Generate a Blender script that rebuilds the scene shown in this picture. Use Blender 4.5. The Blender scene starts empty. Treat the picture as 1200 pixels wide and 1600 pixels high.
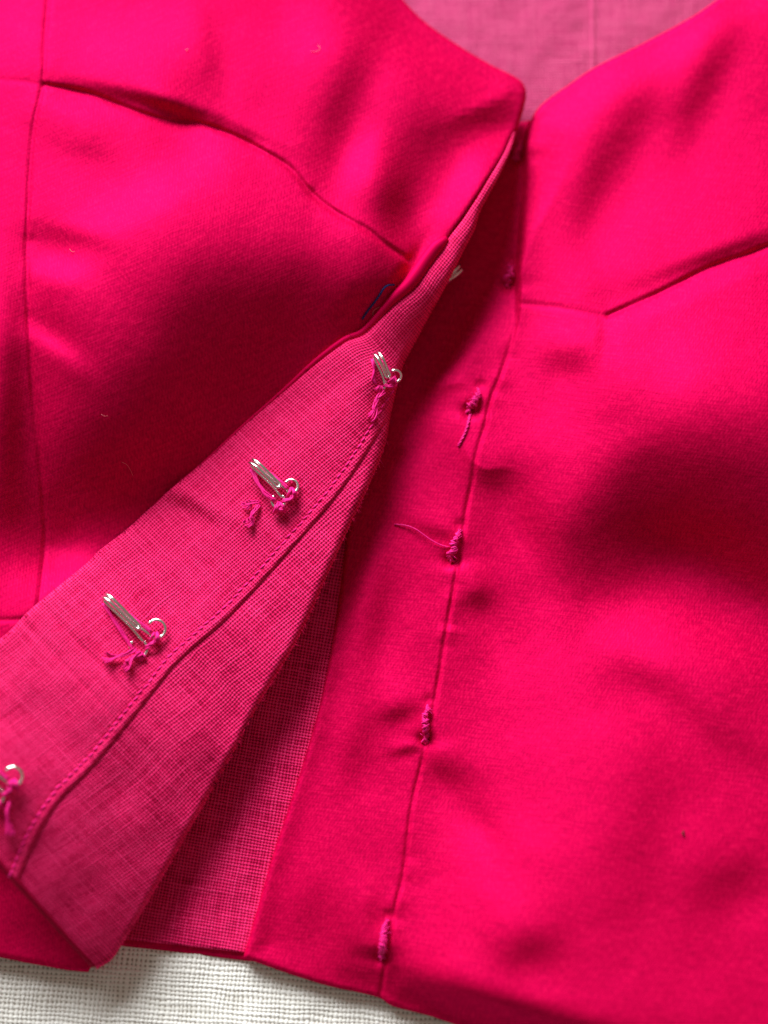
import bpy, math
import numpy as np
from mathutils import Vector

# ------------------------------------------------------------------ camera, light, exposure
sc = bpy.context.scene
U = 1e-4                       # layout unit: 0.1 mm on the table
D, TILT = 0.26, math.radians(14)
SENS = 36.0
LENS = SENS * D / (1600 * U)
cam_data = bpy.data.cameras.new('camera')
cam = bpy.data.objects.new('camera', cam_data)
sc.collection.objects.link(cam)
cam.location = (0, -D * math.sin(TILT), D * math.cos(TILT))
cam.rotation_euler = (TILT, 0, 0)
cam_data.sensor_width = SENS
cam_data.lens = LENS
cam_data.clip_start, cam_data.clip_end = 0.01, 20
cam_data.dof.use_dof = True
cam_data.dof.focus_distance = 0.2515
cam_data.dof.aperture_fstop = 7.0
sc.camera = cam

world = bpy.data.worlds.new('World')
sc.world = world
world.use_nodes = True
bg = world.node_tree.nodes['Background']
bg.inputs['Color'].default_value = (1.0, 0.82, 0.66, 1)
bg.inputs['Strength'].default_value = 0.20

LX, LY = -0.40, 0.92           # horizontal direction towards the window (world)
LEL = math.radians(28)
ld = bpy.data.lights.new('window_light', 'AREA')
ld.shape = 'RECTANGLE'
ld.size, ld.size_y = 0.85, 0.6
ld.energy = 43
ld.color = (0.97, 1.0, 0.98)
lo = bpy.data.objects.new('window_light', ld)
sc.collection.objects.link(lo)
n_ = math.hypot(LX, LY)
ldir = Vector((LX / n_ * math.cos(LEL), LY / n_ * math.cos(LEL), math.sin(LEL)))
lo.location = ldir * 1.3
lo.rotation_euler = ldir.to_track_quat('Z', 'Y').to_euler()

sc.view_settings.view_transform = 'Standard'
sc.view_settings.look = 'None'
sc.view_settings.exposure = 0.0
sc.view_settings.gamma = 1.0
sc.view_settings.use_curve_mapping = False
sc.render.engine = 'CYCLES'
sc.cycles.max_bounces = 8
sc.cycles.diffuse_bounces = 5
sc.cycles.use_denoising = True

rng = np.random.default_rng(7)
CT, ST = math.cos(TILT), math.sin(TILT)
CAM = np.array([0, -D * ST, D * CT])


def W(px, py, z):
    """table layout (right, down, height; 0.1 mm) -> world metres, for a sheet lying in the view"""
    px, py, z = np.broadcast_arrays(np.asarray(px, float), np.asarray(py, float), np.asarray(z, float))
    cx = (px - 600) / 1600 * SENS
    cy = (800 - py) / 1600 * SENS
    cz = -LENS
    dx = cx
    dy = cy * CT - cz * ST
    dz = cy * ST + cz * CT
    t = (z * U - CAM[2]) / dz
    return np.stack([CAM[0] + dx * t, CAM[1] + dy * t, z * U], -1)


# ------------------------------------------------------------------ materials
def new_mat(name):
    m = bpy.data.materials.new(name)
    m.use_nodes = True
    nt = m.node_tree
    return m, nt, nt.nodes['Principled BSDF']


class NB:
    def __init__(self, nt):
        self.nt = nt

    def node(self, t, **kw):
        n = self.nt.nodes.new(t)
        for k, v in kw.items():
            setattr(n, k, v)
        return n

    def link(self, a, b):
        self.nt.links.new(a, b)

    def val(self, sock, v):
        if isinstance(v, (int, float)):
            sock.default_value = v
        else:
            self.link(v, sock)

    def math(self, op, a, b=0.0, c=None, clamp=False):
        n = self.node('ShaderNodeMath', operation=op, use_clamp=clamp)
        self.val(n.inputs[0], a)
        self.val(n.inputs[1], b)
        if c is not None:
            self.val(n.inputs[2], c)
        return n.outputs[0]

    def noise(self, vec, scale, detail=2.0, rough=0.5):
        n = self.node('ShaderNodeTexNoise')
        n.inputs['Scale'].default_value = scale
        n.inputs['Detail'].default_value = detail
        n.inputs['Roughness'].default_value = rough
        self.link(vec, n.inputs['Vector'])
        return n.outputs['Fac']

    def comb(self, x, y, z=0.0):
        n = self.node('ShaderNodeCombineXYZ')
        self.val(n.inputs[0], x)
        self.val(n.inputs[1], y)
        self.val(n.inputs[2], z)
        return n.outputs[0]

    def uv(self):
        n = self.node('ShaderNodeUVMap', uv_map='UVMap')
        s = self.node('ShaderNodeSeparateXYZ')
        self.link(n.outputs[0], s.inputs[0])
        return n.outputs[0], s.outputs[0], s.outputs[1]

    def ramp(self, fac, stops, interp='LINEAR'):
        n = self.node('ShaderNodeValToRGB')
        n.color_ramp.interpolation = interp
        els = n.color_ramp.elements
        while len(els) < len(stops):
            els.new(0.5)
        for e, (p, c) in zip(els, stops):
            e.position = p
            e.color = (*c, 1) if len(c) == 3 else c
        self.link(fac, n.inputs[0])
        return n.outputs[0]

    def mix(self, fac, a, b, mode='MIX'):
        n = self.node('ShaderNodeMix', data_type='RGBA', blend_type=mode)
        self.val(n.inputs[0], fac)
        for s, v in ((n.inputs[6], a), (n.inputs[7], b)):
            if isinstance(v, tuple):
                s.default_value = (*v, 1)
            else:
                self.link(v, s)
        return n.outputs[2]

    def bump(self, h, strength, dist):
        n = self.node('ShaderNodeBump')
        n.inputs['Strength'].default_value = strength
        n.inputs['Distance'].default_value = dist
        self.link(h, n.inputs['Height'])
        return n.outputs[0]


def satin(name, base=(0.49, 0.0002, 0.042)):
    """UVs are in 0.1 mm. Fine satin face: short warp floats in staggered rows."""
    m, nt, P = new_mat(name)
    b = NB(nt)
    vec, u, v = b.uv()
    # staggered floats
    fl = b.noise(b.comb(b.math('MULTIPLY', u, 1 / 3.6), b.math('MULTIPLY', v, 1 / 11.0)), 1.0, 1.0)
    wf = b.noise(b.comb(b.math('MULTIPLY', u, 1 / 26.0), b.math('MULTIPLY', v, 1 / 3.6)), 1.0, 1.0)
    tw = b.math('SINE', b.math('MULTIPLY', b.math('ADD', b.math('MULTIPLY', u, 0.86), b.math('MULTIPLY', v, 0.5)), 2 * math.pi / 4.6))
    big = b.noise(b.comb(b.math('MULTIPLY', u, 1 / 60.0), b.math('MULTIPLY', v, 1 / 90.0)), 1.0, 3.0)
    h = b.math('ADD', b.math('ADD', b.math('MULTIPLY', fl, 1.0), b.math('MULTIPLY', wf, 0.7)), b.math('MULTIPLY', tw, 0.08))
    f = b.math('ADD', b.math('MULTIPLY_ADD', h, 1.5, -0.82), b.math('MULTIPLY_ADD', big, 0.3, -0.15), clamp=True)
    d = tuple(c * 0.72 for c in base)
    l = (base[0] * 1.25, base[1] + 0.003, base[2] * 1.4)
    col = b.ramp(f, [(0.05, d), (0.5, base), (0.95, l)])
    nrm = b.bump(h, 0.8, 5.0e-5)
    nt.nodes.remove(P)
    df = b.node('ShaderNodeBsdfDiffuse')
    b.link(col, df.inputs['Color'])
    gl = b.node('ShaderNodeBsdfAnisotropic')      # sheen of the floats, coloured by the dyed fibre
    gl.inputs['Color'].default_value = (1.0, 0.011, 0.21, 1)
    gl.inputs['Roughness'].default_value = 0.62
    b.link(nrm, df.inputs['Normal'])
    b.link(nrm, gl.inputs['Normal'])
    mx = b.node('ShaderNodeMixShader')
    mx.inputs[0].default_value = 0.15
    b.link(df.outputs[0], mx.inputs[1])
    b.link(gl.outputs[0], mx.inputs[2])
    b.link(mx.outputs[0], nt.nodes['Material Output'].inputs['Surface'])
    return m


def weave(name, pitch, light, dark, gap, ratio=1.0, rough=0.75, bump=0.9, wob=0.35, open_=0.30, slub=0.9):
    """plain weave; UVs in 0.1 mm"""
    m, nt, P = new_mat(name)
    b = NB(nt)
    vec, u0, v0 = b.uv()
    u = b.math('MULTIPLY', u0, 1 / pitch)
    v = b.math('MULTIPLY', v0, 1 / (pitch * ratio))
    # threads wander
    nu = b.noise(b.comb(b.math('MULTIPLY', u, 0.21), b.math('MULTIPLY', v, 0.07)), 1.0, 2.0)
    nv = b.noise(b.comb(b.math('MULTIPLY_ADD', u, 0.07, 13.7), b.math('MULTIPLY', v, 0.21)), 1.0, 2.0)
    u = b.math('ADD', u, b.math('MULTIPLY_ADD', nu, 2 * wob, -wob))
    v = b.math('ADD', v, b.math('MULTIPLY_ADD', nv, 2 * wob, -wob))
    fu, fv = b.math('FLOOR', u), b.math('FLOOR', v)
    ru, rv = b.math('FRACT', u), b.math('FRACT', v)
    # thread thickness, slubs: one value for each thread, slowly changing along it
    tu = b.noise(b.comb(b.math('MULTIPLY', fu, 3.37), b.math('MULTIPLY', v, 0.05)), 1.0, 1.0)
    tv = b.noise(b.comb(b.math('MULTIPLY_ADD', u, 0.05, 31.0), b.math('MULTIPLY', fv, 3.37)), 1.0, 1.0)
    au = b.math('SINE', b.math('MULTIPLY', ru, math.pi))
    av = b.math('SINE', b.math('MULTIPLY', rv, math.pi))
    au = b.math('MULTIPLY', au, b.math('MULTIPLY_ADD', tu, slub, 0.97 - slub / 2))
    av = b.math('MULTIPLY', av, b.math('MULTIPLY_ADD', tv, slub, 0.97 - slub / 2))
    par = b.math('PINGPONG', b.math('ADD', fu, fv), 1.0)          # 0 or 1
    # over / under along the thread
    ou = b.math('MULTIPLY_ADD', b.math('MULTIPLY', par, av), 0.45, 0.55)
    ov = b.math('MULTIPLY_ADD', b.math('MULTIPLY', b.math('SUBTRACT', 1.0, par), au), 0.45, 0.55)
    h = b.math('MAXIMUM', b.math('MULTIPLY', au, ou), b.math('MULTIPLY', av, ov))
    wn = b.node('ShaderNodeTexWhiteNoise', noise_dimensions='2D')
    b.link(b.comb(fu, fv), wn.inputs['Vector'])
    h = b.math('MULTIPLY', h, b.math('MULTIPLY_ADD', wn.outputs['Value'], 0.26, 0.85))
    hue = b.noise(b.comb(b.math('MULTIPLY', u0, 1 / 40.0), b.math('MULTIPLY', v0, 1 / 40.0)), 1.0, 3.0)
    f = b.math('ADD', h, b.math('ADD', b.math('MULTIPLY_ADD', hue, 0.24, -0.12), b.math('MULTIPLY_ADD', b.math('ADD', tu, tv), 0.14, -0.14)))
    col = b.ramp(f, [(open_, gap), (open_ + 0.2, dark), (0.92, light)])
    b.link(col, P.inputs['Base Color'])
    P.inputs['Roughness'].default_value = rough
    P.inputs['Specular IOR Level'].default_value = 0.06
    b.link(b.bump(h, bump, pitch * U * 0.35), P.inputs['Normal'])
    return m


def plain(name, col, rough=0.5, metal=0.0, spec=0.4, tint=None, noise=None):
    m, nt, P = new_mat(name)
    b = NB(nt)
    P.inputs['Base Color'].default_value = (*col, 1)
    P.inputs['Roughness'].default_value = rough
    P.inputs['Metallic'].default_value = metal
    P.inputs['Specular IOR Level'].default_value = spec
    if tint:
        P.inputs['Specular Tint'].default_value = (*tint, 1)
    tc = b.node('ShaderNodeTexCoord')
    nz = b.noise(tc.outputs['Object'], noise or 4000, 3.0)
    lo_ = tuple(c * 0.75 for c in col)
    hi_ = tuple(min(c * 1.15, 1) for c in col)
    b.link(b.ramp(nz, [(0.3, lo_), (0.7, hi_)]), P.inputs['Base Color'])
    return m


M_SATIN = satin('pink_satin')
M_FACING = weave('facing_weave', 4.6, (0.95, 0.034, 0.205), (0.76, 0.007, 0.112), (0.33, 0.001, 0.034), open_=0.26, wob=0.5, slub=0.85)
M_LINING = weave('lining_weave', 5.0, (0.95, 0.036, 0.208), (0.76, 0.007, 0.112), (0.28, 0.001, 0.030), open_=0.28, wob=0.5, slub=0.9)
M_BACK = weave('back_lining_weave', 4.2, (0.66, 0.095, 0.240), (0.57, 0.055, 0.185), (0.42, 0.024, 0.12), wob=0.7, open_=0.24, slub=1.0)
M_LINEN = weave('white_linen_weave', 6.8, (0.95, 0.945, 0.93), (0.87, 0.855, 0.82), (0.30, 0.26, 0.22), wob=0.9, rough=0.8, bump=0.8, open_=0.17, slub=1.4)
M_METAL = plain('nickel_wire', (0.93, 0.93, 0.90), 0.24, 1.0)
M_THREAD = plain('magenta_thread', (0.90, 0.016, 0.25), 0.5, 0.0, 0.25, (1, 0.3, 0.7))
M_BLUE = plain('navy_thread', (0.030, 0.028, 0.15), 0.7, 0.0, 0.1)
M_LINT = plain('pale_fibre', (0.70, 0.14, 0.20), 0.6)
M_SPECK = plain('dark_fibre', (0.05, 0.012, 0.012), 0.7)

# ------------------------------------------------------------------ curves of the garment (layout units)
A = np.array
NECK_L = A([(470, -330), (560, -110), (600, -40), (630, 0), (665, 35), (715, 70), (765, 100), (803, 119), (817, 130), (822, 143), (821, 158), (816, 178), (808, 202)], float)
E0 = A([(802, 207), (785, 244), (765, 277), (748, 305), (724, 342), (704, 368), (690, 388), (670, 415), (647, 447), (615, 474), (572, 520), (540, 534), (495, 566), (450, 605), (380, 665), (320, 720), (260, 770), (200, 825), (155, 860), (135, 880), (50, 950), (10, 990), (-50, 1035), (-120, 1085), (-200, 1130)], float)
F0 = A([(807, 204), (798, 235), (778, 279), (752, 327), (741, 360), (724, 393), (700, 441), (665, 505), (647, 540), (632, 567), (622, 600), (611, 647), (601, 697), (576, 760), (545, 825), (507, 910), (465, 1000), (405, 1100), (360, 1185), (280, 1325), (240, 1395), (208, 1448), (191, 1476), (174, 1500), (152, 1514)], float)
HEM_EDGE = A([(660, 560), (600, 660), (535, 760), (455, 855), (362, 957), (280, 1030), (237, 1082), (150, 1190), (94, 1248), (60, 1300), (34, 1358), (22, 1390)], float)
CUP_L = A([(71, 133), (110, 140), (150, 150), (200, 170), (260, 189), (310, 193), (360, 210), (400, 230), (450, 260), (490, 305), (530, 335), (575, 360), (600, 380), (637, 405)], float)
SIDE_L = A([(84, -300), (80, -60), (75, 0), (70, 65), (67, 130), (52, 200), (45, 300), (42, 400), (47, 550), (55, 650), (65, 750), (71, 830), (66, 900), (60, 950), (58, 1010), (60, 1200)], float)
SEAM_R = A([(829, 170), (829, 189), (824, 217), (821, 283), (818, 327), (815, 380), (811, 430), (810, 485), (800, 530), (784, 580), (766, 626), (758, 664), (744, 710), (738, 750), (728, 800), (722, 850), (714, 892), (695, 1000), (681, 1087), (663, 1175), (643, 1262), (631, 1362), (617, 1420), (596, 1543), (590, 1600), (580, 1900)], float)
CUP_R = A([(1500, 290), (1320, 340), (1200, 385), (1165, 399), (1115, 416), (1075, 435), (1025, 460), (950, 493)], float)
MID_R = A([(815, 474), (850, 478), (890, 483), (940, 494)], float)


def catmull(P, step):
    P = np.asarray(P, float)
    Q = np.vstack([2 * P[0] - P[1], P, 2 * P[-1] - P[-2]])
    out = []
    for i in range(1, len(Q) - 2):
        n = max(2, int(np.linalg.norm(Q[i + 1] - Q[i]) / step) + 1)
        t = np.linspace(0, 1, n, endpoint=False)[:, None]
        a, b_, c, d = Q[i - 1], Q[i], Q[i + 1], Q[i + 2]
        out.append(0.5 * (2 * b_ + (c - a) * t + (2 * a - 5 * b_ + 4 * c - d) * t ** 2 + (3 * b_ - a - 3 * c + d) * t ** 3))
    out.append(Q[-2][None])
    return np.vstack(out)


def resample(P, n):
    d = np.r_[0, np.cumsum(np.linalg.norm(np.diff(P, axis=0), axis=1))]
    t = np.linspace(0, d[-1], n)
    return np.stack([np.interp(t, d, P[:, k]) for k in range(P.shape[1])], -1)


def smooth(a, b_, x):
    t = np.clip((x - a) / (b_ - a), 0, 1)
    return t * t * (3 - 2 * t)


def seg_dist(X, Y, P, closed=False):
    """distance to a polyline, arc position of the closest point, closest point"""
    P = np.asarray(P, float)
    if closed:
        P = np.vstack([P, P[:1]])
    shp = X.shape
    x, y = X.ravel(), Y.ravel()
    best = np.full(x.shape, 1e18)
    arc = np.zeros(x.shape)
    cx, cy = np.zeros(x.shape), np.zeros(x.shape)
    s0 = 0.0
    for p, q in zip(P[:-1], P[1:]):
        v = q - p
        L = math.hypot(*v)
        if L < 1e-9:
            continue
        t = np.clip(((x - p[0]) * v[0] + (y - p[1]) * v[1]) / (L * L), 0, 1)
        ax, ay = p[0] + t * v[0], p[1] + t * v[1]
        d = (x - ax) ** 2 + (y - ay) ** 2
        m = d < best
        best[m] = d[m]
        arc[m] = s0 + t[m] * L
        cx[m], cy[m] = ax[m], ay[m]
        s0 += L
    return np.sqrt(best).reshape(shp), arc.reshape(shp), cx.reshape(shp), cy.reshape(shp)


def cdist(P, closed=False):
    """distance map of a line on the whole table, worked out coarsely"""
    st = 6
    d = seg_dist(GX[::st, ::st], GY[::st, ::st], P, closed)[0]
    fy = np.minimum(np.arange(GX.shape[0]) / st, d.shape[0] - 1.001)
    fx = np.minimum(np.arange(GX.shape[1]) / st, d.shape[1] - 1.001)
    iy, ix = fy.astype(int), fx.astype(int)
    b_, a = (fy - iy)[:, None], (fx - ix)[None]
    iy, ix = iy[:, None], ix[None]
    return d[iy, ix] * (1 - a) * (1 - b_) + d[iy, ix + 1] * a * (1 - b_) + d[iy + 1, ix] * (1 - a) * b_ + d[iy + 1, ix + 1] * a * b_


def inside(X, Y, P):
    P = np.asarray(P, float)
    r = np.zeros(X.shape, bool)
    j = len(P) - 1
    for i in range(len(P)):
        xi, yi = P[i]
        xj, yj = P[j]
        if yi != yj:
            c = ((yi > Y) != (yj > Y)) & (X < (xj - xi) * (Y - yi) / (yj - yi) + xi)
            r ^= c
        j = i
    return r


# ------------------------------------------------------------------ height maps
G0x, G1x, G0y, G1y, GS = -240, 1440, -240, 1840, 2.0
gx = np.arange(G0x, G1x + 0.1, GS)
gy = np.arange(G0y, G1y + 0.1, GS)
GX, GY = np.meshgrid(gx, gy)


def sample(Z, x, y):
    fx = np.clip((np.asarray(x, float) - G0x) / GS, 0, len(gx) - 1.001)
    fy = np.clip((np.asarray(y, float) - G0y) / GS, 0, len(gy) - 1.001)
    ix, iy = fx.astype(int), fy.astype(int)
    a, b_ = fx - ix, fy - iy
    return Z[iy, ix] * (1 - a) * (1 - b_) + Z[iy, ix + 1] * a * (1 - b_) + Z[iy + 1, ix] * (1 - a) * b_ + Z[iy + 1, ix + 1] * a * b_


def field(scale, seed, aniso=1.0, ang=0.0):
    """smooth random relief with wrinkle size `scale`, unit variance"""
    r = np.random.default_rng(seed)
    ky = np.fft.fftfreq(len(gy), GS)[:, None]
    kx = np.fft.fftfreq(len(gx), GS)[None]
    c, s = math.cos(ang), math.sin(ang)
    a = (kx * c + ky * s) * scale * aniso
    b_ = (-kx * s + ky * c) * scale
    f = np.exp(-(a * a + b_ * b_) * 2.0)
    z = np.fft.ifft2(np.fft.fft2(r.standard_normal(GX.shape)) * f).real
    return z / z.std()


def blobs(lst):
    """turning of the cloth away from (+) or towards (-) the window, one fold face each"""
    g = np.zeros(GX.shape)
    for cx, cy, rx, ry, ang, s in lst:
        t = math.radians(ang)
        dx, dy = GX - cx, GY - cy
        a = (dx * math.cos(t) + dy * math.sin(t)) / rx
        b_ = (-dx * math.sin(t) + dy * math.cos(t)) / ry
        g += s * np.exp(-(a * a + b_ * b_))
    return g


def softpoly(P, w):
    d = cdist(P, True)
    d = np.where(inside(GX, GY, P), d, -d)
    return 1 / (1 + np.exp(-np.clip(d / w, -40, 40)))


def relief(g, eps=0.12, wl=1500.0):
    """height whose slope along the window direction follows g"""
    dx, dy = LX / n_, -LY / n_
    ky = 2 * np.pi * np.fft.fftfreq(len(gy) * 2, GS)[:, None]
    kx = 2 * np.pi * np.fft.fftfreq(len(gx) * 2, GS)[None]
    G = np.zeros((len(gy) * 2, len(gx) * 2))
    G[:len(gy), :len(gx)] = g
    kd = kx * dx + ky * dy
    kp = -kx * dy + ky * dx
    Z = -1j * kd * np.fft.fft2(G) / (kd ** 2 + eps * kp ** 2 + (2 * np.pi / wl) ** 2)
    return np.fft.ifft2(Z).real[:len(gy), :len(gx)]


# --- left front (satin side up, cup and side panel)
gL = blobs([
    (190, 148, 95, 13, 12, 0.30), (275, 172, 50, 13, 18, 0.52), (380, 205, 70, 10, 24, 0.25),
    (150, 172, 90, 16, 12, -0.16), (330, 215, 60, 16, 15, -0.14),
    (330, 90, 22, 75, -10, 0.14), (545, 140, 34, 130, 22, 0.20), (670, 210, 55, 75, 15, 0.24),
    (615, 320, 30, 60, 0, 0.40), (740, 260, 26, 70, 30, -0.15), (560, 255, 30, 50, 20, -0.25),
    (480, 55, 60, 60, 0, -0.15), (200, 60, 120, 50, 0, -0.15), (30, 40, 50, 90, 0, -0.15),
    (140, 235, 60, 28, 20, 0.16), (240, 305, 120, 32, -28, -0.20), (90, 420, 40, 22, 0, -0.32),
    (110, 370, 60, 18, 10, 0.20), (80, 535, 60, 18, 35, -0.25),
    (380, 440, 200, 110, 10, 0.24), (340, 570, 280, 140, -5, 0.55), (210, 745, 190, 110, -20, 0.58),
    (560, 350, 60, 22, 30, -0.20), (590, 470, 60, 50, -40, 0.35),
    (100, 890, 45, 40, -40, -0.50), (20, 640, 30, 190, 0, 0.42), (20, 890, 30, 60, 0, -0.2),
    (660, 400, 16, 42, 33, -0.35), (630, 420, 10, 45, 33, 0.5),
    (70, 1440, 150, 30, 8, -0.1),
])
ZL = relief(1.9 * gL)
ZL += 112 + 0.10 * field(26, 11) + 0.8 * field(90, 12)

FLAPN = 720
Es = resample(catmull(E0, 4), FLAPN)
Fs = resample(catmull(F0, 4), FLAPN)
ss = np.linspace(0, 1, FLAPN)
wEF = smooth(0.10, 0.26, ss)[:, None]
dirEF = Fs - Es
widEF = np.linalg.norm(dirEF, axis=1, keepdims=True)
nEF = dirEF / np.maximum(widEF, 1e-6)
bnd = Es * (1 - wEF) + (Fs - nEF * 20) * wEF
HEM_L = A([(138, 1519), (105, 1516), (50, 1506), (0, 1496), (-120, 1478), (-310, 1455)], float)
POLY_L = np.vstack([catmull(NECK_L, 8), bnd[6:-8:6], A([(145, 1506)]), HEM_L[0:], A([(-310, -330)])])

inL = inside(GX, GY, POLY_L)
dE = cdist(Es[::6])
# the part that runs on under the turned-back edge sinks to the table
EF_poly = np.vstack([Es[::6], Fs[::-6]])
under = inside(GX, GY, EF_poly)
sag = np.where(under, smooth(0, 90, dE), 0) * smooth(330, 620, GY)
lowL = 30 + 0 * GX
ZL = ZL * (1 - sag) + lowL * sag
# the neckline and hem come down to the table; near the twisted edge the cloth climbs
dN = cdist(catmull(NECK_L, 16))
ZL = ZL - 50 * np.exp(-(dN / 70) ** 2)
climb = np.exp(-(dE / 50) ** 2) * smooth(190, 250, GY) * (1 - smooth(330, 430, GY))
ZL = ZL + 14 * climb
dH = cdist(HEM_L)
hemw = np.exp(-(dH / 60) ** 2)
ZL = ZL * (1 - hemw) + 25 * hemw
low_zone = smooth(1150, 1400, GY)
ZL = ZL * (1 - low_zone) + (24 + 1.2 * field(60, 21)) * low_zone


def groove(Z, line, depth, w, ripple=0.0, lam=14.0, rw=14.0, upto=None):
    P = catmull(line, 12)
    lo_, hi_ = P.min(0) - 45, P.max(0) + 45
    i0, i1 = np.searchsorted(gy, [lo_[1], hi_[1]])
    j0, j1 = np.searchsorted(gx, [lo_[0], hi_[0]])
    sl = (slice(i0, i1), slice(j0, j1))
    d, a, _, _ = seg_dist(GX[sl], GY[sl], P)
    wob = 0.85 + 0.10 * np.sin(a / 23.0) + 0.08 * np.sin(a / 9.1 + 2)
    g = depth * wob * np.exp(-(d / w) ** 2)
    rk = np.random.default_rng(int(abs(P[0, 0]) + depth * 10))
    kn = np.cumsum(rk.uniform(9, 42, 400))
    pk = rk.normal(0, 1, 400) * (rk.random(400) < 0.55)
    sidew = np.where((GX[sl] + GY[sl] * 0.3) > np.interp(a, np.r_[0, np.cumsum(np.linalg.norm(np.diff(P, axis=0), axis=1))], P[:, 0] + P[:, 1] * 0.3), 1.0, 0.55)
    r = 0.5 * ripple * np.interp(a, kn, pk) * np.exp(-(d / (rw * sidew)) ** 2) * (1 - np.exp(-(d / 3) ** 2) * 0.6)
    Z = Z.copy()
    Z[sl] += r - g
    return Z


ZL = groove(ZL, CUP_L, 6.5, 4.8, 2.0)
ZL = groove(ZL, SIDE_L, 3.4, 4.2, 2.6)
ZL = groove(ZL, A([(-300, 118), (0, 125), (60, 131)]), 0.9, 4.5)
ZL = groove(ZL, A([(-300, 975), (0, 969), (64, 964)]), 2.2, 4)
ZL = 20 + 6 * np.logaddexp(0, (ZL - 20) / 6)

# --- right front
seamP = catmull(SEAM_R, 5)
seamx = np.interp(GY, seamP[:, 1], seamP[:, 0])
dxs = GX - seamx
darkR = softpoly(A([(900, 760), (1000, 660), (1100, 600), (1520, 560), (1520, 1130), (1290, 1020), (1200, 950), (1130, 900), (1070, 875), (1010, 885), (960, 925), (905, 950), (868, 900), (860, 830)]), 20)
gR = blobs([
    (975, 215, 40, 95, 28, 0.22), (1105, 120, 30, 110, 25, 0.22), (915, 310, 28, 70, 15, 0.12),
    (1130, 395, 120, 12, -20, 0.30), (1080, 455, 140, 14, -22, -0.18),
    (875, 560, 50, 26, 8, 0.24), (850, 600, 40, 40, 0, 0.12), (938, 528, 10, 34, 3, 0.13), (957, 540, 14, 45, 3, -0.08),
    (985, 640, 60, 80, 0, 0.12), (1150, 660, 160, 70, 0, 0.10),
    (1100, 740, 200, 80, 0, 0.10),
    (770, 735, 32, 34, -20, 0.32), (792, 775, 26, 60, -20, 0.16), (746, 935, 22, 22, -20, 0.26), (762, 960, 16, 40, -20, 0.15),
    (702, 1204, 40, 26, 35, 0.29), (735, 1260, 20, 40, -30, 0.18), (625, 1115, 34, 18, -20, 0.30), (640, 1172, 30, 8, -15, 0.28),
    (700, 605, 30, 14, -30, 0.25), (690, 835, 50, 12, 15, 0.18), (585, 960, 26, 80, 10, 0.22), (560, 1160, 30, 60, 10, 0.15),
    (1100, 1130, 140, 36, 36, 0.16), (1010, 1060, 60, 30, 20, 0.14), (1140, 1375, 60, 45, -30, 0.17), (1010, 1300, 60, 140, 15, 0.12),
    (822, 1485, 50, 34, -20, 0.22), (720, 1580, 130, 32, 12, 0.26), (600, 1500, 50, 20, 30, 0.22), (480, 1430, 30, 60, 0, 0.12),
    (1130, 1000, 110, 45, 25, -0.24), (850, 1050, 60, 160, 0, -0.08), (820, 1300, 80, 90, 0, -0.12),
    (580, 1430, 16, 30, 0, 0.16), (800, 340, 14, 100, 0, 0.0),
])
gR += 0.55 * darkR * (0.6 + 0.4 * smooth(860, 1080, GX)) * (0.25 + 0.75 * smooth(620, 850, GY))
ZR = relief(2.1 * gR)
ZR += 46 + 0.10 * field(24, 31) + 0.8 * field(90, 32)
# the cloth near the closing strip lies low, the strip itself lowest
near = smooth(-40, 460, dxs)
ZRbase = 26 + 1.5 * field(80, 34)
rel = ZR - 46
strip_rel = np.clip(rel, -14, 14)
near2 = smooth(-10, 110, dxs)
rel = rel + 0.075 * np.clip(GY - 940, 0, None) * smooth(-60, 200, dxs)
ZR = 42 + 0.15 * np.clip(dxs, -190, 0) + 60 * near + strip_rel * (1 - near2) + rel * near2
# fold of the body over the strip at the neck
step = 30 * (1 - smooth(380, 560, GY)) * smooth(150, 190, GY)
ZR = ZR - step * (1 - smooth(-7, 3, dxs)) * smooth(-300, -20, dxs + 40 * 0 - 0)
# the strip sinks under the other front
dF = cdist(Fs[::6])
leftF = inside(GX, GY, np.vstack([Fs[::6], A([(-310, 1600), (-310, -330), (820, -330)])]))
sdF = np.where(leftF, -dF, dF)
sunk = (1 - smooth(20, 95, sdF)) * (1 - smooth(620, 760, GY)) * smooth(190, 330, GY)
ZR = ZR * (1 - sunk) + 15 * sunk
NECK_R = A([(1440, -330), (1220, -80), (1160, -30), (1120, 0), (1075, 30), (1000, 70), (930, 105), (885, 135), (850, 160), (834, 178), (829, 188)], float)
STRIP_L = A([(812, 189), (796, 200), (770, 240), (735, 310), (690, 400), (640, 500), (600, 590), (580, 650), (572, 700), (566, 745), (548, 800), (541, 840), (533, 910), (520, 1000), (500, 1100), (478, 1178), (455, 1250), (425, 1340), (402, 1420), (380, 1496)], float)
HEM_R = A([(380, 1496), (450, 1521), (515, 1541), (562, 1551), (595, 1560), (613, 1572), (670, 1587), (703, 1598), (800, 1630), (1000, 1690), (1520, 1830)], float)
POLY_R = np.vstack([catmull(NECK_R, 8), catmull(STRIP_L, 8), catmull(HEM_R, 8)[1:], A([(1520, -330)])])
dNR = cdist(catmull(NECK_R, 16))
ZR = ZR - 16 * np.exp(-(dNR / 40) ** 2)
dHR = cdist(np.vstack([catmull(STRIP_L, 8)[90:], catmull(HEM_R, 16)]))
hw = np.exp(-(dHR / 38) ** 2)
ZR = ZR * (1 - hw) + 22 * hw + 0.35 * hw * field(30, 41)
ZR = groove(ZR, SEAM_R, 4.2, 3.4, 3.0, 13.0, 20.0)
ZR = groove(ZR, CUP_R, 6.5, 4.8, 1.8)
ZR = groove(ZR, MID_R, 1.8, 5.0)
LOOPS = [((814, 218), (806, 246)), ((799, 410), (793, 443)), ((751, 604), (734, 640)), ((719, 822), (705, 874)), ((670, 1096), (664, 1154)), ((607, 1432), (596, 1494))]
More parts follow.
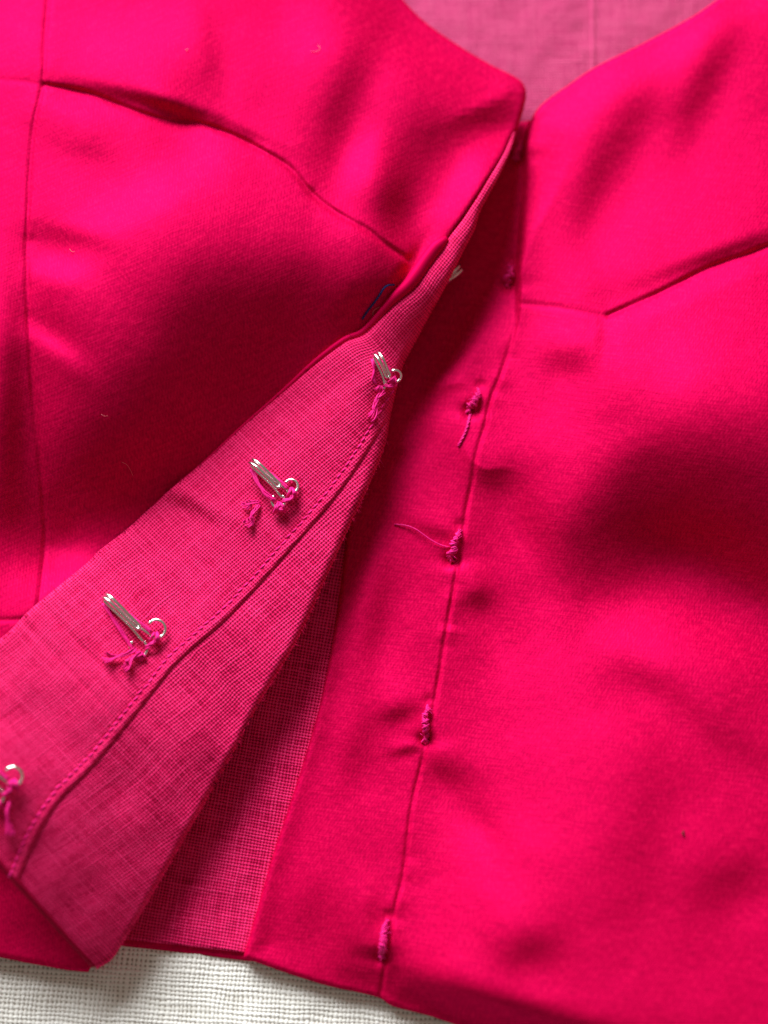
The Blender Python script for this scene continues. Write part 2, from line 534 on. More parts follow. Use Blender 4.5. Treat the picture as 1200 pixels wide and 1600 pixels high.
for (x0, y0), (x1, y1) in LOOPS:      # each bar pulls the cloth down at its foot
    ZR -= 9 * np.exp(-(((GX - x1) / 11) ** 2 + ((GY - y1 - 3) / 11) ** 2)) + 3 * np.exp(-(((GX - x1) / 40) ** 2 + ((GY - y1) / 12) ** 2))
    ZR -= 3 * np.exp(-(((GX - x0) / 8) ** 2 + ((GY - y0 + 3) / 8) ** 2))
ZR = 13 + 2 * np.logaddexp(0, (ZR - 13) / 2)

# --- back of the garment, and the table cloth
ZBK = 9 + 0.8 * field(60, 51) + 0.3 * field(20, 52)
d927 = np.abs(GX - 927)
ZBKt = ZBK + 2.2 * np.exp(-(d927 / 2.6) ** 2)
ZT = -1 + 1.5 * field(120, 61) + 0.6 * field(30, 62)


# ------------------------------------------------------------------ mesh helpers
def link(name, verts, faces, mat, parent=None, uv=None, smooth_=True, bevel=None):
    me = bpy.data.meshes.new(name)
    if isinstance(faces, np.ndarray):
        n, k = faces.shape
        me.vertices.add(len(verts))
        me.vertices.foreach_set('co', np.ascontiguousarray(verts, dtype=np.float32).ravel())
        me.loops.add(n * k)
        me.loops.foreach_set('vertex_index', faces.astype(np.int32).ravel())
        me.polygons.add(n)
        me.polygons.foreach_set('loop_start', np.arange(0, n * k, k, dtype=np.int32))
        me.polygons.foreach_set('loop_total', np.full(n, k, np.int32))
        me.update(calc_edges=True)
    else:
        me.from_pydata([tuple(v) for v in verts], [], faces)
    if uv is not None:
        l = me.uv_layers.new(name='UVMap')
        idx = np.empty(len(me.loops), np.int32)
        me.loops.foreach_get('vertex_index', idx)
        l.data.foreach_set('uv', np.ascontiguousarray(uv[idx], dtype=np.float32).ravel())
    me.polygons.foreach_set('use_smooth', np.ones(len(me.polygons), bool) if smooth_ else np.zeros(len(me.polygons), bool))
    me.materials.append(mat)
    me.validate()
    o = bpy.data.objects.new(name, me)
    sc.collection.objects.link(o)
    if parent:
        o.parent = parent
    return o


def sheet(name, poly, Z, mat, parent=None, r=9.0, thick=7.0, rot=0.0, stepk=1, edge=None):
    """cloth sheet cut to an outline, edge rolled over by r"""
    X, Y, Zs = GX[::stepk, ::stepk], GY[::stepk, ::stepk], Z[::stepk, ::stepk]
    ins = inside(X, Y, poly)
    far = cdist(poly, True)[::stepk, ::stepk]
    nearm = far < 4 * r
    d, cx, cy = np.where(ins, far, 0.0), X.copy(), Y.copy()
    dn, _, cxn, cyn = seg_dist(X[nearm], Y[nearm], poly, True)
    d[nearm] = np.where(ins[nearm], dn, 0)
    cx[nearm], cy[nearm] = cxn, cyn
    cell = ins[:-1, :-1] | ins[1:, :-1] | ins[:-1, 1:] | ins[1:, 1:]
    px = np.where(ins, X, cx)
    py = np.where(ins, Y, cy)
    z = sample(Z, px, py)
    q = np.clip(1 - d / r, 0, 1)
    z = z - thick * (1 - np.sqrt(np.clip(1 - q * q, 0, 1)))
    H, Wd = X.shape
    ids = np.arange(H * Wd).reshape(H, Wd)
    f = np.stack([ids[:-1, :-1], ids[1:, :-1], ids[1:, 1:], ids[:-1, 1:]], -1)[cell]
    used = np.unique(f)
    remap = np.full(H * Wd, -1)
    remap[used] = np.arange(len(used))
    f = remap[f]
    px, py, z = px.ravel()[used], py.ravel()[used], z.ravel()[used]
    v = W(px, py, z)
    c, s = math.cos(rot), math.sin(rot)
    uv = np.stack([px * c + py * s, -px * s + py * c], -1)
    # skirt: closes the edge downward
    ed = np.concatenate([f[:, [0, 1]], f[:, [1, 2]], f[:, [2, 3]], f[:, [3, 0]]])
    key = np.sort(ed, 1)
    _, inv, cnt = np.unique(key[:, 0].astype(np.int64) * (len(px) + 1) + key[:, 1], return_inverse=True, return_counts=True)
    be = ed[cnt[inv.ravel()] == 1]
    bv = np.unique(be)
    bm = np.full(len(px), -1)
    bm[bv] = np.arange(len(bv)) + len(px)
    v2 = W(px[bv], py[bv], z[bv] - 5)
    f2 = np.stack([be[:, 1], be[:, 0], bm[be[:, 0]], bm[be[:, 1]]], -1)
    return link(name, np.vstack([v, v2]), np.vstack([f, f2]), mat, parent, np.vstack([uv, uv[bv]]))


def tube_data(P, rad, seg=8):
    """P world points"""
    P = np.asarray(P, float)
    n = len(P)
    rad = np.broadcast_to(np.asarray(rad, float), (n,))
    T = np.gradient(P, axis=0)
    T /= np.maximum(np.linalg.norm(T, axis=1, keepdims=True), 1e-12)
    ref = np.array([0.0, 0.0, 1.0]) if abs(T[0, 2]) < 0.9 else np.array([1.0, 0, 0])
    N = np.zeros_like(P)
    a = np.cross(T[0], ref)
    N[0] = a / np.linalg.norm(a)
    for i in range(1, n):
        a = N[i - 1] - T[i] * np.dot(N[i - 1], T[i])
        l = np.linalg.norm(a)
        N[i] = a / l if l > 1e-9 else N[i - 1]
    B = np.cross(T, N)
    th = np.linspace(0, 2 * np.pi, seg, endpoint=False)
    V = P[:, None] + rad[:, None, None] * (np.cos(th)[None, :, None] * N[:, None] + np.sin(th)[None, :, None] * B[:, None])
    V = V.reshape(-1, 3)
    i = np.arange(n - 1)[:, None] * seg
    k = np.arange(seg)[None]
    k2 = (k + 1) % seg
    Fq = np.stack([i + k, i + k2, i + seg + k2, i + seg + k], -1).reshape(-1, 4)
    V = np.vstack([V, P[:1], P[-1:]])
    c0, c1 = n * seg, n * seg + 1
    k = np.arange(0, seg, 2)
    caps = [np.stack([np.full(len(k), c0), (k + 2) % seg, (k + 1) % seg, k], -1),
            np.stack([np.full(len(k), c1), (n - 1) * seg + k, (n - 1) * seg + (k + 1) % seg, (n - 1) * seg + (k + 2) % seg], -1)]
    return V, np.vstack([Fq] + caps)


class MB:
    def __init__(self):
        self.v, self.f, self.n = [], [], 0

    def tube(self, P3, rad, seg=6, dense=None):
        """P3 rows are layout (right, down, height)"""
        P3 = np.asarray(P3, float)
        if dense:
            P3 = catmull(P3, dense)
        r = np.asarray(rad, float)
        if r.ndim and len(r) != len(P3):
            r = np.interp(np.linspace(0, 1, len(P3)), np.linspace(0, 1, len(r)), r)
        V, F = tube_data(W(P3[:, 0], P3[:, 1], P3[:, 2]), r * U, seg)
        self.v.append(V)
        self.f.append(F + self.n)
        self.n += len(V)

    def build(self, name, mat, parent=None):
        return link(name, np.vstack(self.v), np.vstack(self.f), mat, parent)


def empty(name, loc=(0, 0, 0)):
    o = bpy.data.objects.new(name, None)
    o.location = loc
    o.empty_display_size = 0.01
    sc.collection.objects.link(o)
    return o


def tag(o, label=None, cat=None, group=None, kind=None):
    for k, v in (('label', label), ('category', cat), ('group', group), ('kind', kind)):
        if v:
            o[k] = v
    return o


# ------------------------------------------------------------------ table cloth
tx_ = np.unique(np.r_[np.linspace(-6000, -240, 60), np.arange(-240, 1441, 6.0), np.linspace(1440, 7000, 60)])
ty_ = np.unique(np.r_[np.linspace(-6000, -240, 60), np.arange(-240, 1841, 6.0), np.linspace(1840, 7000, 60)])
TXg, TYg = np.meshgrid(tx_, ty_)
TZg = sample(ZT, TXg, TYg)
ids = np.arange(TXg.size).reshape(TXg.shape)
tf = np.stack([ids[:-1, :-1], ids[1:, :-1], ids[1:, 1:], ids[:-1, 1:]], -1).reshape(-1, 4)
tv_ = np.stack([(TXg - 600) * U, (800 - TYg) * U, TZg * U], -1).reshape(-1, 3)
c4, s4 = math.cos(0.07), math.sin(0.07)
tuv = np.stack([TXg * c4 + TYg * s4, -TXg * s4 + TYg * c4], -1).reshape(-1, 2)
cloth = link('tablecloth', tv_, tf, M_LINEN, None, tuv)
tag(cloth, 'off white coarse woven linen cloth spread under the pink blouse', 'tablecloth')

# ------------------------------------------------------------------ blouse
blouse = empty('blouse')
tag(blouse, 'hot pink satin blouse with open hook front lying on white linen', 'blouse')

BACK_HEM = A([(-310, 1440), (100, 1462), (197, 1479), (290, 1489), (381, 1501), (620, 1520), (800, 1560), (1490, 1700)], float)
back_sat = sheet('back_panel', np.vstack([A([(100, 700), (1490, 700)]), BACK_HEM[::-1][:-2], A([(100, 1462)])]), ZBK - 5, M_SATIN, blouse, r=6, thick=3, stepk=2)
tag(back_sat, 'dark satin hem of the blouse back')
LIN_HEM = A([(100, 1452), (197, 1468), (290, 1478), (381, 1489), (560, 1500)], float)
lin = sheet('body_lining', np.vstack([A([(100, 720), (700, 560), (700, 1500)]), LIN_HEM[::-1]]), ZBK + 2, M_LINING, blouse, r=5, thick=2.5, rot=math.radians(10))
tag(lin, 'shaded open weave magenta lining between the two fronts')
back = sheet('back_lining', A([(420, -238), (1430, -238), (1430, 520), (700, 520), (560, 420)], float), ZBKt, M_BACK, blouse, r=4, thick=2, rot=math.radians(-1.5))
tag(back, 'paler pink woven lining of the blouse back at the neckline')

left = sheet('front_panel', POLY_L, ZL, M_SATIN, blouse, r=10, thick=9, rot=math.radians(-24))
tag(left, 'pink satin front with cup seam, its closing edge turned back')
right = sheet('front_panel', POLY_R, ZR, M_SATIN, blouse, r=9, thick=7, rot=math.radians(8))
tag(right, 'pink satin front with a row of thread bars along its seam')

# --- the turned-back edge: lining side up, with folded facing
NT = 190
tt = np.linspace(0, 1, NT)
FX = Es[:, :1] * (1 - tt) + Fs[:, :1] * tt
FY = Es[:, 1:] * (1 - tt) + Fs[:, 1:] * tt
zEl = sample(ZL, Es[:, 0], Es[:, 1])
s_ = ss[:, None]
key = [0.0, 0.10, 0.20, 0.30, 0.40, 0.55, 0.70, 0.85, 1.0]
zE = zEl + np.interp(ss, key, [0, 2, 6, 9, 10, 11, 12, 28, 80])
zF = np.interp(ss, key, [34, 58, 78, 90, 90, 78, 68, 60, 50])
zF = np.convolve(np.pad(zF, 30, mode='edge'), np.ones(61) / 61, 'valid')
nearneck = 1 - smooth(0.16, 0.27, ss)
zF = zF * (1 - nearneck) + (zE - 2) * nearneck
bulge = np.interp(ss, key, [0, 2, 6, 8, 10, 12, 14, 24, 42])
FZ = zE[:, None] * (1 - tt) + zF[:, None] * tt + bulge[:, None] * np.sin(np.pi * tt ** 0.9)
gF = blobs([
    (300, 792, 70, 14, 25, 0.55), (275, 775, 40, 10, 25, 0.25), (350, 755, 50, 22, -40, -0.15),
    (415, 765, 40, 22, 45, 0.30), (205, 975, 40, 26, 45, 0.25), (600, 600, 30, 34, 50, 0.55), (590, 650, 30, 40, 20, 0.40),
    (500, 640, 50, 30, -40, -0.12), (560, 560, 50, 18, -35, 0.20), (640, 500, 40, 60, 30, 0.30),
    (60, 1110, 60, 30, 40, 0.22), (130, 1040, 60, 30, 40, -0.10), (10, 1290, 50, 50, 45, 0.35), (150, 1330, 60, 40, -45, -0.1),
    (100, 1400, 50, 14, 40, 0.14), (480, 860, 40, 70, 30, -0.10), (330, 1100, 60, 80, 30, 0.06), (240, 930, 50, 20, 20, 0.15),
])
RF = relief(gF, wl=500) + 0.10 * field(16, 71) + 1.3 * field(70, 72)
FZ = FZ + sample(RF, FX, FY) * smooth(0.16, 0.30, s_)
# clearance over the front below
FZ = np.maximum(FZ, sample(ZL, FX, FY) + 5 * smooth(0.1, 0.3, s_) - 40 * (1 - smooth(0.15, 0.25, s_)))
dEdge = tt * widEF
dFold = (1 - tt) * widEF
# free edge is folded under: small roll
q = np.clip(1 - dEdge / 9, 0, 1)
FZ = FZ - 8 * (1 - np.sqrt(1 - q * q)) * smooth(0.08, 0.2, s_)
# folded facing hem: raised double layer left of HEM_EDGE, dark step at its right
HP = resample(catmull(HEM_EDGE, 5), 330)
kk = np.hanning(17)
HP = np.stack([np.convolve(np.pad(HP[:, c], 8, mode='reflect', reflect_type='odd'), kk / kk.sum(), 'valid') for c in (0, 1)], -1)
dh, ah, hx, hy = seg_dist(FX, FY, HP)
# side of the facing edge: up-left is facing
ti = np.gradient(HP, axis=0)
hd = np.r_[0, np.cumsum(np.linalg.norm(np.diff(HP, axis=0), axis=1))]
tx = np.interp(ah, hd, ti[:, 0])
ty = np.interp(ah, hd, ti[:, 1])
side = np.sign((FX - hx) * ty - (FY - hy) * tx)          # + one side
probe = np.sign((300 - 330) * 1.0)
ref_side = np.sign((200 - 272) * np.interp(0.5 * hd[-1], hd, ti[:, 1]) - (960 - 1032) * np.interp(0.5 * hd[-1], hd, ti[:, 0]))
sd = dh * side * ref_side                                 # + on the facing
hemfade = smooth(0.30, 0.38, s_)
FZ += hemfade * (2.2 * smooth(-1.5, 1.5, sd) * np.exp(-np.clip(sd, 0, None) / 26) + 1.2 * np.exp(-((sd - 6) / 6) ** 2))
FZ -= hemfade * 1.5 * np.exp(-((sd + 2.6) / 2.4) ** 2)
FZ -= hemfade * 1.0 * np.exp(-((sd - 14) / 3.4) ** 2)
FZ += hemfade * 0.5 * np.sin(ah * 2 * np.pi / 15) * np.exp(-((sd - 15) / 9) ** 2)
# roll at the fold
R = np.interp(ss, key, [6, 9, 13, 16, 16, 14, 12, 11, 10])[:, None]
R = np.minimum(R, widEF * 0.8 + 2)
q = np.clip(1 - dFold / R, 0, 1)
FZ = FZ - R * (1 - np.sqrt(np.clip(1 - q * q, 0, 1)))
# underside of the roll, running back below
NU = 26
ph = np.linspace(0, 1, NU + 1)[1:]
zlow = 21 + 0 * ss
z0 = FZ[:, -1]
dep = np.maximum(z0 - zlow, 4)
UXo = Fs[:, :1] - nEF[:, :1] * (R * 1.3 * ph ** 2)
UYo = Fs[:, 1:] - nEF[:, 1:] * (R * 1.3 * ph ** 2)
UZ = z0[:, None] - dep[:, None] * np.sin(ph * np.pi / 2)
TX, TY, TZ = np.hstack([FX, UXo]), np.hstack([FY, UYo]), np.hstack([FZ, UZ])
nt_ = TX.shape[1]
ids = np.arange(FLAPN * nt_).reshape(FLAPN, nt_)
ff = np.stack([ids[:-1, :-1], ids[1:, :-1], ids[1:, 1:], ids[:-1, 1:]], -1)
# cross UV in true width, along UV by mean length
dv = np.hypot(np.diff(TX, axis=1), np.hypot(np.diff(TY, axis=1), np.diff(TZ, axis=1)))
cv = np.hstack([np.zeros((FLAPN, 1)), np.cumsum(dv, axis=1)])
hem_t = cv - 0.0
along = np.repeat(ss[:, None] * 1430, nt_, 1)
fuv = np.stack([along, cv], -1).reshape(-1, 2)
V = W(TX.ravel(), TY.ravel(), TZ.ravel())
sdfull = np.hstack([sd, np.full((FLAPN, NU), -200.0)])
colc = (sdfull[:-1, :-1] + sdfull[1:, 1:]) * 0.5
topmask = (ss[:-1, None] < 0.34) | (colc > -0.5)


def subset(name, mask, mat, extra_skirt=False):
    f = ff[mask]
    used = np.unique(f)
    rm = np.full(len(V), -1)
    rm[used] = np.arange(len(used))
    return link(name, V[used], rm[f], mat, blouse, fuv[used])


facing = subset('facing', topmask, M_FACING)
tag(facing, 'pink woven facing folded along the hook edge')
flining = subset('front_lining', ~topmask, M_LINING)
tag(flining, 'open weave pink lining rolling over the fold beside the facing')

flat_pts = np.stack([FX.ravel(), FY.ravel()], -1)
flat_z = FZ.ravel()


def zflap(x, y):
    d = (flat_pts[:, 0] - x) ** 2 + (flat_pts[:, 1] - y) ** 2
    return float(flat_z[np.argmin(d)])


# hem thickness of the turned-back edge (bottom end): rolled rim
mb = MB()
rim = np.stack([FX[-1], FY[-1], FZ[-1] - 4], -1)[::6]
mb.tube(rim, 5.0, 8)
tag(mb.build('hem_roll', M_FACING, blouse), 'rolled bottom hem of the turned back edge')
# satin rim showing beyond the free edge
mb = MB()
i0, i1 = int(0.143 * FLAPN), int(0.60 * FLAPN)
idx = np.arange(i0, i1, 4)
off = np.interp(ss[idx], [0.143, 0.16, 0.20, 0.25, 0.32, 0.42, 0.60], [3, 8, 8, 5, 3, 0, -2])[:, None]
rp = Es[idx] - nEF[idx] * off
rz = sample(ZL, rp[:, 0], rp[:, 1]) + 4
rr = np.interp(ss[idx], [0.143, 0.155, 0.20, 0.25, 0.32, 0.42, 0.60], [4, 11, 12, 7, 5, 3, 2])
mb.tube(np.column_stack([rp, rz]), rr, 12)
tag(mb.build('satin_piping', M_SATIN, blouse), 'bright satin rim along the turned back edge')

# machine stitches along the facing
mb = MB()
hp = resample(HP[10:], 1400)
hn = np.gradient(hp, axis=0)
hn /= np.linalg.norm(hn, axis=1, keepdims=True)
nrm = np.stack([-hn[:, 1], hn[:, 0]], -1)
mid = hp[700]
sgn = 1 if ((mid + nrm[700] * 20)[0] + (mid + nrm[700] * 20)[1]) < mid.sum() else -1
arc = np.r_[0, np.cumsum(np.linalg.norm(np.diff(hp, axis=0), axis=1))]
pos = 20.0
while pos < arc[-1] - 15:
    L = 12.5 + rng.normal(0, 0.8)
    a0, a1 = pos + 1.0, pos + L - 1.5
    t3 = np.linspace(a0 - 0.6, a1 + 0.8, 5)
    wv = rng.normal(0, 0.5)
    o_ = 14 + wv + np.linspace(-0.9, 0.9, 5)
    xs = np.interp(t3, arc, hp[:, 0]) + sgn * np.interp(t3, arc, nrm[:, 0]) * o_
    ys = np.interp(t3, arc, hp[:, 1]) + sgn * np.interp(t3, arc, nrm[:, 1]) * o_
    zs = np.array([zflap(x, y) for x, y in zip(xs, ys)]) + np.array([-1.2, 0.7, 1.1, 0.7, -1.2])
    mb.tube(np.column_stack([xs, ys, zs]), [1.0, 1.35, 1.45, 1.35, 1.0], 6)
    pos += L
st = mb.build('stitching', M_THREAD, blouse)
tag(st, 'magenta machine stitches along the facing fold', kind='stuff')


# fine fibre ends standing off the folded edges
mb = MB()
for k in range(900):
    w_ = rng.random()
    if w_ < 0.5:
        i_ = rng.integers(int(0.2 * FLAPN), FLAPN); p = np.array([FX[i_, -2], FY[i_, -2], FZ[i_, -2] + 4]); dr = nEF[i_]
    elif w_ < 0.72:
        i_ = rng.integers(int(0.2 * FLAPN), FLAPN); p = np.array([FX[i_, 2], FY[i_, 2], FZ[i_, 2]]); dr = -nEF[i_]
    else:
        j_ = rng.integers(4, NT - 2); p = np.array([FX[-1, j_], FY[-1, j_], FZ[-1, j_] - 3]); dr = np.array([-0.6, 0.8])
    dr = dr + rng.normal(0, 0.9, 2)
    L_ = rng.uniform(1.8, 5)
    q = p + np.r_[dr * L_ * 0.5, rng.uniform(-1, 3)]
    e_ = q + np.r_[(dr + rng.normal(0, 0.8, 2)) * L_ * 0.4, rng.uniform(-2, 2)]
    mb.tube(np.array([p, q, e_]), 0.32, 4)
tag(mb.build('edge_fuzz', M_FACING, blouse), 'fine fibre ends along the turned back edge', kind='stuff')


# ------------------------------------------------------------------ hooks
def strand_bundle(mb, P, n, spread, rad, seed, fray=0.0):
    r = np.random.default_rng(seed)
    P = catmull(np.asarray(P, float), 4)
    k = len(P)
    t = np.linspace(0, 1, k)
    for i in range(n):
        ph = r.uniform(0, 6.28)
        tw = r.uniform(3, 6)
        sp = spread * r.uniform(0.5, 1.1) + fray * smooth(0.55, 1, t) * r.uniform(0.3, 1.3)
        off = np.stack([np.cos(ph + tw * t) * sp, np.sin(ph + tw * t) * sp, np.abs(np.sin(ph + tw * t)) * sp * 0.8], -1)
        mb.tube(P + off, rad * r.uniform(0.8, 1.15), 5)


def make_hook(bend, base, seed, tails=(), ring_r=14.0, zf=zflap, lift=0.0, strands=True, wraps=(1, 1), wire=2.45, billw=22.0):
    bend, base = np.array(bend, float), np.array(base, float)
    L = np.linalg.norm(base - bend)
    u = (base - bend) / L
    v = np.array([-u[1], u[0]])            # to the lower left of a down-right axis
    zb, ze = zf(*bend) + lift + 3, zf(*base) + lift + 4
    k = L / 95.0
    rr = ring_r * max(0.75, min(k, 1.0))

    def loc(a, b_, w):
        p = bend + u * a + v * (b_ - 0.30 * max(w - 5, 0) + 3)
        return (p[0], p[1], zb + (ze - zb) * np.clip(a / L, 0, 1.2) + w)
    PL = []
    # upper ring (v negative), drawn from its open end round to the shank
    ca = (L - 12, -rr * 1.5)
    for th in np.linspace(math.radians(170), math.radians(455), 13):
        PL.append((ca[0] + rr * math.cos(th), ca[1] + rr * math.sin(th), 4))
    PL.append((L * 0.84, -7.5, 5))
    PL.append((L * 0.55, -4.4, 5))
    PL.append((L * 0.15, -3.5, 5))
    PL.append((-3, -3.5, 7))
    PL.append((-9, -3.5, 12))
    PL.append((-8, -3.5, billw - 3))
    PL.append((2, -3.5, billw + 2))
    PL.append((L * 0.22, -3.5, billw + 1))
    PL.append((L * 0.45, -3.6, billw - 3))
    PL.append((L * 0.60, -3.6, billw - 5))
    n1 = len(PL)
    PL.append((L * 0.655, -2.2, billw - 5))
    PL.append((L * 0.67, 0, billw - 5))
    P = [loc(*q) for q in PL]
    def mirror_loc(a, b_, w):
        return loc(a, -b_, w)
    P = P + [mirror_loc(*q) for q in PL[:n1 + 1][::-1]]
    mbh = MB()
    mbh.tube(P, wire, 12, dense=2.0)
    h = mbh.build('hook', M_METAL, blouse)
    # sewing thread
    mt = MB()
    r = np.random.default_rng(seed)
    cb = (ca[0], -ca[1])
    if strands:
        strand_bundle(mt, [loc(-2, 7, 1), loc(L * 0.18, 13, 6), loc(L * 0.5, 20, 8), loc(cb[0] - rr * 0.4, cb[1] + rr * 0.5, 7)], 6, 2.6, 1.6, seed)
        strand_bundle(mt, [loc(L * 0.1, -6, 0), loc(L * 0.45, -9, 6), loc(ca[0] - 2, ca[1] + rr * 0.7, 7)], 3, 1.6, 1.7, seed + 1)
    # wraps over the outer side of both rings
    for (c, rg, on) in ((ca, (20, 80), wraps[0]), (cb, (5, 75), wraps[1])):
        if not on:
            continue
        for j in range(6):
            th = math.radians(r.uniform(*rg))
            cx_, cy_ = c[0] + rr * math.cos(th), c[1] + rr * math.sin(th)
            dx_, dy_ = math.cos(th), math.sin(th)
            ln = r.uniform(6, 9)
            mt.tube([loc(cx_ - dx_ * ln, cy_ - dy_ * ln, -1), loc(cx_ - dx_ * ln * 0.5, cy_ - dy_ * ln * 0.5, 8 + r.uniform(0, 2)), loc(cx_ + dx_ * 2, cy_ + dy_ * 2, 10 + r.uniform(0, 2)), loc(cx_ + dx_ * ln * 0.8, cy_ + dy_ * ln * 0.8, 5), loc(cx_ + dx_ * ln * 1.2, cy_ + dy_ * ln * 1.2, -2)], 1.9, 5, dense=2.5)
    # strands across between the rings
    strand_bundle(mt, [loc(ca[0] + rr * 0.7, ca[1] + rr * 0.8, 4), loc(L * 0.99, 0, 9), loc(cb[0] + rr * 0.6, cb[1] - rr * 0.6, 5)], 5, 2.6, 1.9, seed + 2)
    # knot at the lower ring
    kx, ky = cb[0] + rr * 0.85, cb[1] + rr * 0.6
    for j in range(12):
        ph = r.uniform(0, 6.28, 4)
        R_ = r.uniform(3.2, 5.4)
        th = np.linspace(0, 2 * np.pi, 14)
        ax = r.normal(size=3)
        ax /= np.linalg.norm(ax)
        b1 = np.cross(ax, [0.3, 0.9, 0.2]); b1 /= np.linalg.norm(b1)
        b2 = np.cross(ax, b1)
        C = np.array(loc(kx + r.normal(0, 1.5), ky + r.normal(0, 1.5), 6))
        mt.tube(C + R_ * (np.cos(th)[:, None] * b1 + np.sin(th)[:, None] * b2) * A([1, 1, 0.7]), 1.9, 5)
    for tl in tails:
        pts = [(*p, zf(*p) + lift + w) for (p, w) in tl]
        strand_bundle(mt, pts, 11, 2.6, 1.2, seed + 5, fray=5.5)
    mt.build('sewing_thread', M_THREAD, h)
    return h


make_hook((170, 938), (241, 1004), 101, tails=[[((212, 1014), 8), ((198, 1022), 9), ((180, 1026), 6), ((164, 1027), 4)], [((222, 1020), 8), ((205, 1030), 8), ((196, 1042), 4)]])
make_hook((400, 727), (456, 777), 111, ring_r=13, tails=[[((404, 790), 3), ((396, 800), 7), ((392, 812), 4), ((386, 818), 3)], [((404, 784), 3), ((392, 785), 7), ((384, 790), 3)]], wire=2.25, billw=20)
make_hook((592, 561), (614, 603), 121, ring_r=12, tails=[[((600, 612), 5), ((590, 622), 6), ((584, 640), 4), ((581, 650), 2)]], wire=2.2, billw=22)
make_hook((-52, 1168), (17, 1234), 131, tails=[[((15, 1254), 6), ((11, 1272), 8), ((12, 1290), 5), ((15, 1300), 3)]])
make_hook((712, 425), (664, 456), 141, ring_r=9, wire=2.5, zf=lambda x, y: 30.0, strands=True, wraps=(0, 0), billw=17)


# ------------------------------------------------------------------ thread bars on the right front
def make_bar(p0, p1, seed, tail=None):
    r = np.random.default_rng(seed)
    p0, p1 = np.array(p0, float), np.array(p1, float)
    p0 = p0 + (p1 - p0) * 0.12
    L = np.linalg.norm(p1 - p0)
    u = (p1 - p0) / L
    n = max(30, int(L * 5))
    t = np.linspace(-0.04, 1.04, n)
    px, py = p0[0] + (p1[0] - p0[0]) * t, p0[1] + (p1[1] - p0[1]) * t
    v = np.array([-u[1], u[0]])
    core = sample(ZR, px, py) + 1.5 + 5 * np.sin(np.pi * np.clip(t, 0, 1)) ** 0.7
    fat = np.interp(t, [-0.04, 0.15, 0.45, 0.8, 1.04], [0.4, 0.8, 1.0, 1.25, 0.7])
    wand = np.interp(t, np.linspace(-0.04, 1.04, 7), r.normal(0, 1.9, 7))
    m = MB()
    for q in range(5):          # worked strands
        ph, fr, am = r.uniform(0, 6.28), L / r.uniform(9, 15), r.uniform(2.0, 3.6)
        a = ph + fr * t * 2 * np.pi + np.interp(t, np.linspace(-0.04, 1.04, 6), r.normal(0, 0.8, 6))
        off = np.sin(a) * am * fat + wand
        m.tube(np.stack([px + v[0] * off, py + v[1] * off, core + np.cos(a) * am * 0.8 * fat], -1), 1.7 * fat, 5)
    for q in range(int(L / 5)):  # loops thrown over them
        c = r.uniform(0.12, 0.98)
        k = np.interp(c, t, np.arange(n))
        k = int(k)
        sl = r.uniform(-3.5, 3.5)
        hw_ = (4.4 + r.uniform(-0.8, 1.0)) * fat[k]
        th = np.linspace(-0.3, math.pi + 0.3, 9)
        bx_ = np.cos(th) * hw_ + wand[k]
        m.tube(np.stack([px[k] + v[0] * bx_ + u[0] * sl * np.cos(th), py[k] + v[1] * bx_ + u[1] * sl * np.cos(th), core[k] + np.sin(th) * (4.2 + r.uniform(0, 1)) * fat[k] - 0.5], -1), 1.5, 5)
    for q in range(14):          # fuzz
        k = r.integers(2, n - 2)
        d_ = r.normal(0, 1, 2)
        d_ *= r.uniform(5, 11) / np.linalg.norm(d_)
        m.tube([(px[k], py[k], core[k] + 2), (px[k] + d_[0] * 0.6, py[k] + d_[1] * 0.6, core[k] + r.uniform(3, 8)), (px[k] + d_[0], py[k] + d_[1], core[k] + r.uniform(-2, 7))], 0.4, 4, dense=3)
    for j in range(4):      # foot stitches
        ang = r.uniform(0.2, 2.9)
        e = p1 + np.array([math.cos(ang), math.sin(ang)]) * r.uniform(5, 9)
        m.tube([(p1[0], p1[1], sample(ZR, *p1) + 7), ((p1[0] + e[0]) / 2, (p1[1] + e[1]) / 2, sample(ZR, *p1) + 6), (e[0], e[1], sample(ZR, *e) - 1)], 1.8, 5, dense=2.5)
    o = m.build('thread_bar', M_THREAD, blouse)
    if tail is not None:
        mt = MB()
        tp = np.array(tail, float)
        tp = catmull(tp, 4)
        zz = sample(ZR, tp[:, 0], tp[:, 1])
        if seed == 203:
            zz = zz + 1.2 + 5 * np.sin(np.linspace(0, np.pi, len(tp)))
            mt.tube(np.column_stack([tp, zz]), 1.0, 5)
        else:
            k = np.linspace(0, 1, len(tp))
            for q_ in (0, math.pi):
                mt.tube(np.column_stack([tp[:, 0] + 1.4 * np.cos(k * 30 + q_), tp[:, 1], zz + 1.6 + 1.2 * np.sin(k * 30 + q_)]), 1.6, 5)
        mt.build('thread_tail', M_THREAD, o)
    return o


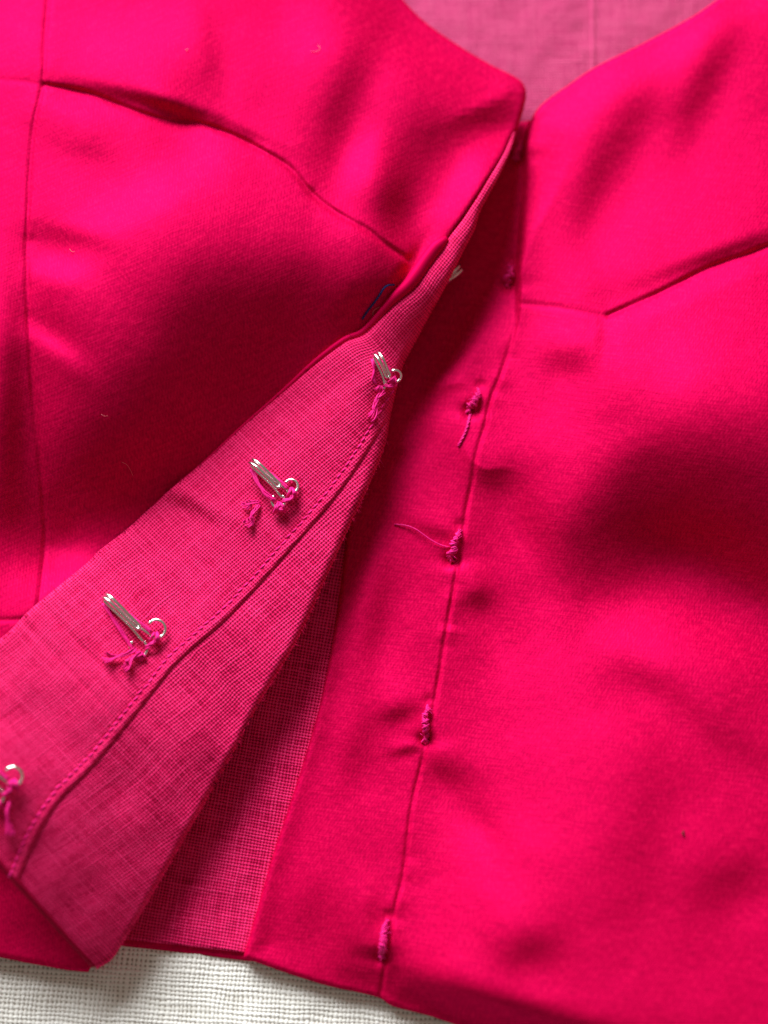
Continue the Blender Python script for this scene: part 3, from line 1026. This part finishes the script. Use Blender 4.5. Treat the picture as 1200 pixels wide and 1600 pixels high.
tails = {2: [(736, 642), (733, 655), (729, 670), (723, 684), (716, 697)], 3: [(703, 855), (690, 852), (674, 844), (660, 834), (648, 826), (634, 821), (616, 819)]}
for i, (a_, b_) in enumerate(LOOPS):
    make_bar(a_, b_, 200 + i, tails.get(i))

# ------------------------------------------------------------------ loose bits lying on the cloth
mb = MB()
bp = catmull(A([(566, 499), (573, 488), (583, 475), (592, 463), (599, 452), (606, 446), (616, 445)], float), 2)
kz = np.linspace(0, 1, len(bp))
bz = sample(ZL, bp[:, 0], bp[:, 1]) + 1.5
for q_ in (0, math.pi):
    mb.tube(np.column_stack([bp[:, 0] + 0.9 * np.cos(kz * 60 + q_), bp[:, 1] + 0.5 * np.cos(kz * 60 + q_), bz + 0.9 * np.sin(kz * 60 + q_)]), 1.05, 6)
tag(mb.build('loose_thread', M_BLUE), 'short navy blue thread end lying on pink satin by the turned back edge', 'thread')


def fibre(pts, Z, mat, rad, label, cat='lint', group=None):
    p = catmull(np.array(pts, float), 2)
    z = sample(Z, p[:, 0], p[:, 1]) + 1.0 + 2.0 * np.sin(np.linspace(0, np.pi, len(p)))
    m = MB()
    m.tube(np.column_stack([p, z]), rad, 5)
    return tag(m.build('lint_fibre', mat), label, cat, group)


fibre([(583, 493), (583, 487), (588, 482), (595, 479)], ZL, M_LINT, 0.5, 'tiny curled pale fibre beside the navy blue thread end')
fibre([(1068, 1298), (1067, 1303), (1070, 1307)], ZR, M_SPECK, 1.0, 'tiny dark speck of lint on the broad pink satin front')
for pts, lb, gp in (
        ([(486, 80), (495, 80), (500, 76), (497, 70)], 'tiny hooked pale fibre on the pink satin above the curved bust seam', None),
        ([(290, 77), (292, 79), (293, 76)], 'minute pale speck of lint on the satin above the curved bust seam', None),
        ([(190, 722), (198, 726), (204, 735), (208, 744)], 'longest faint lint hair on the satin below the curved bust seam', None),
        ([(109, 389), (112, 393), (117, 393)], 'short pale lint fibre on the satin below the curved bust seam', 'short lint fibres'),
        ([(158, 647), (163, 650), (169, 650)], 'short pale lint fibre on the satin below the curved bust seam', 'short lint fibres')):
    fibre(pts, ZL, M_LINT, 0.30, lb, group=gp)
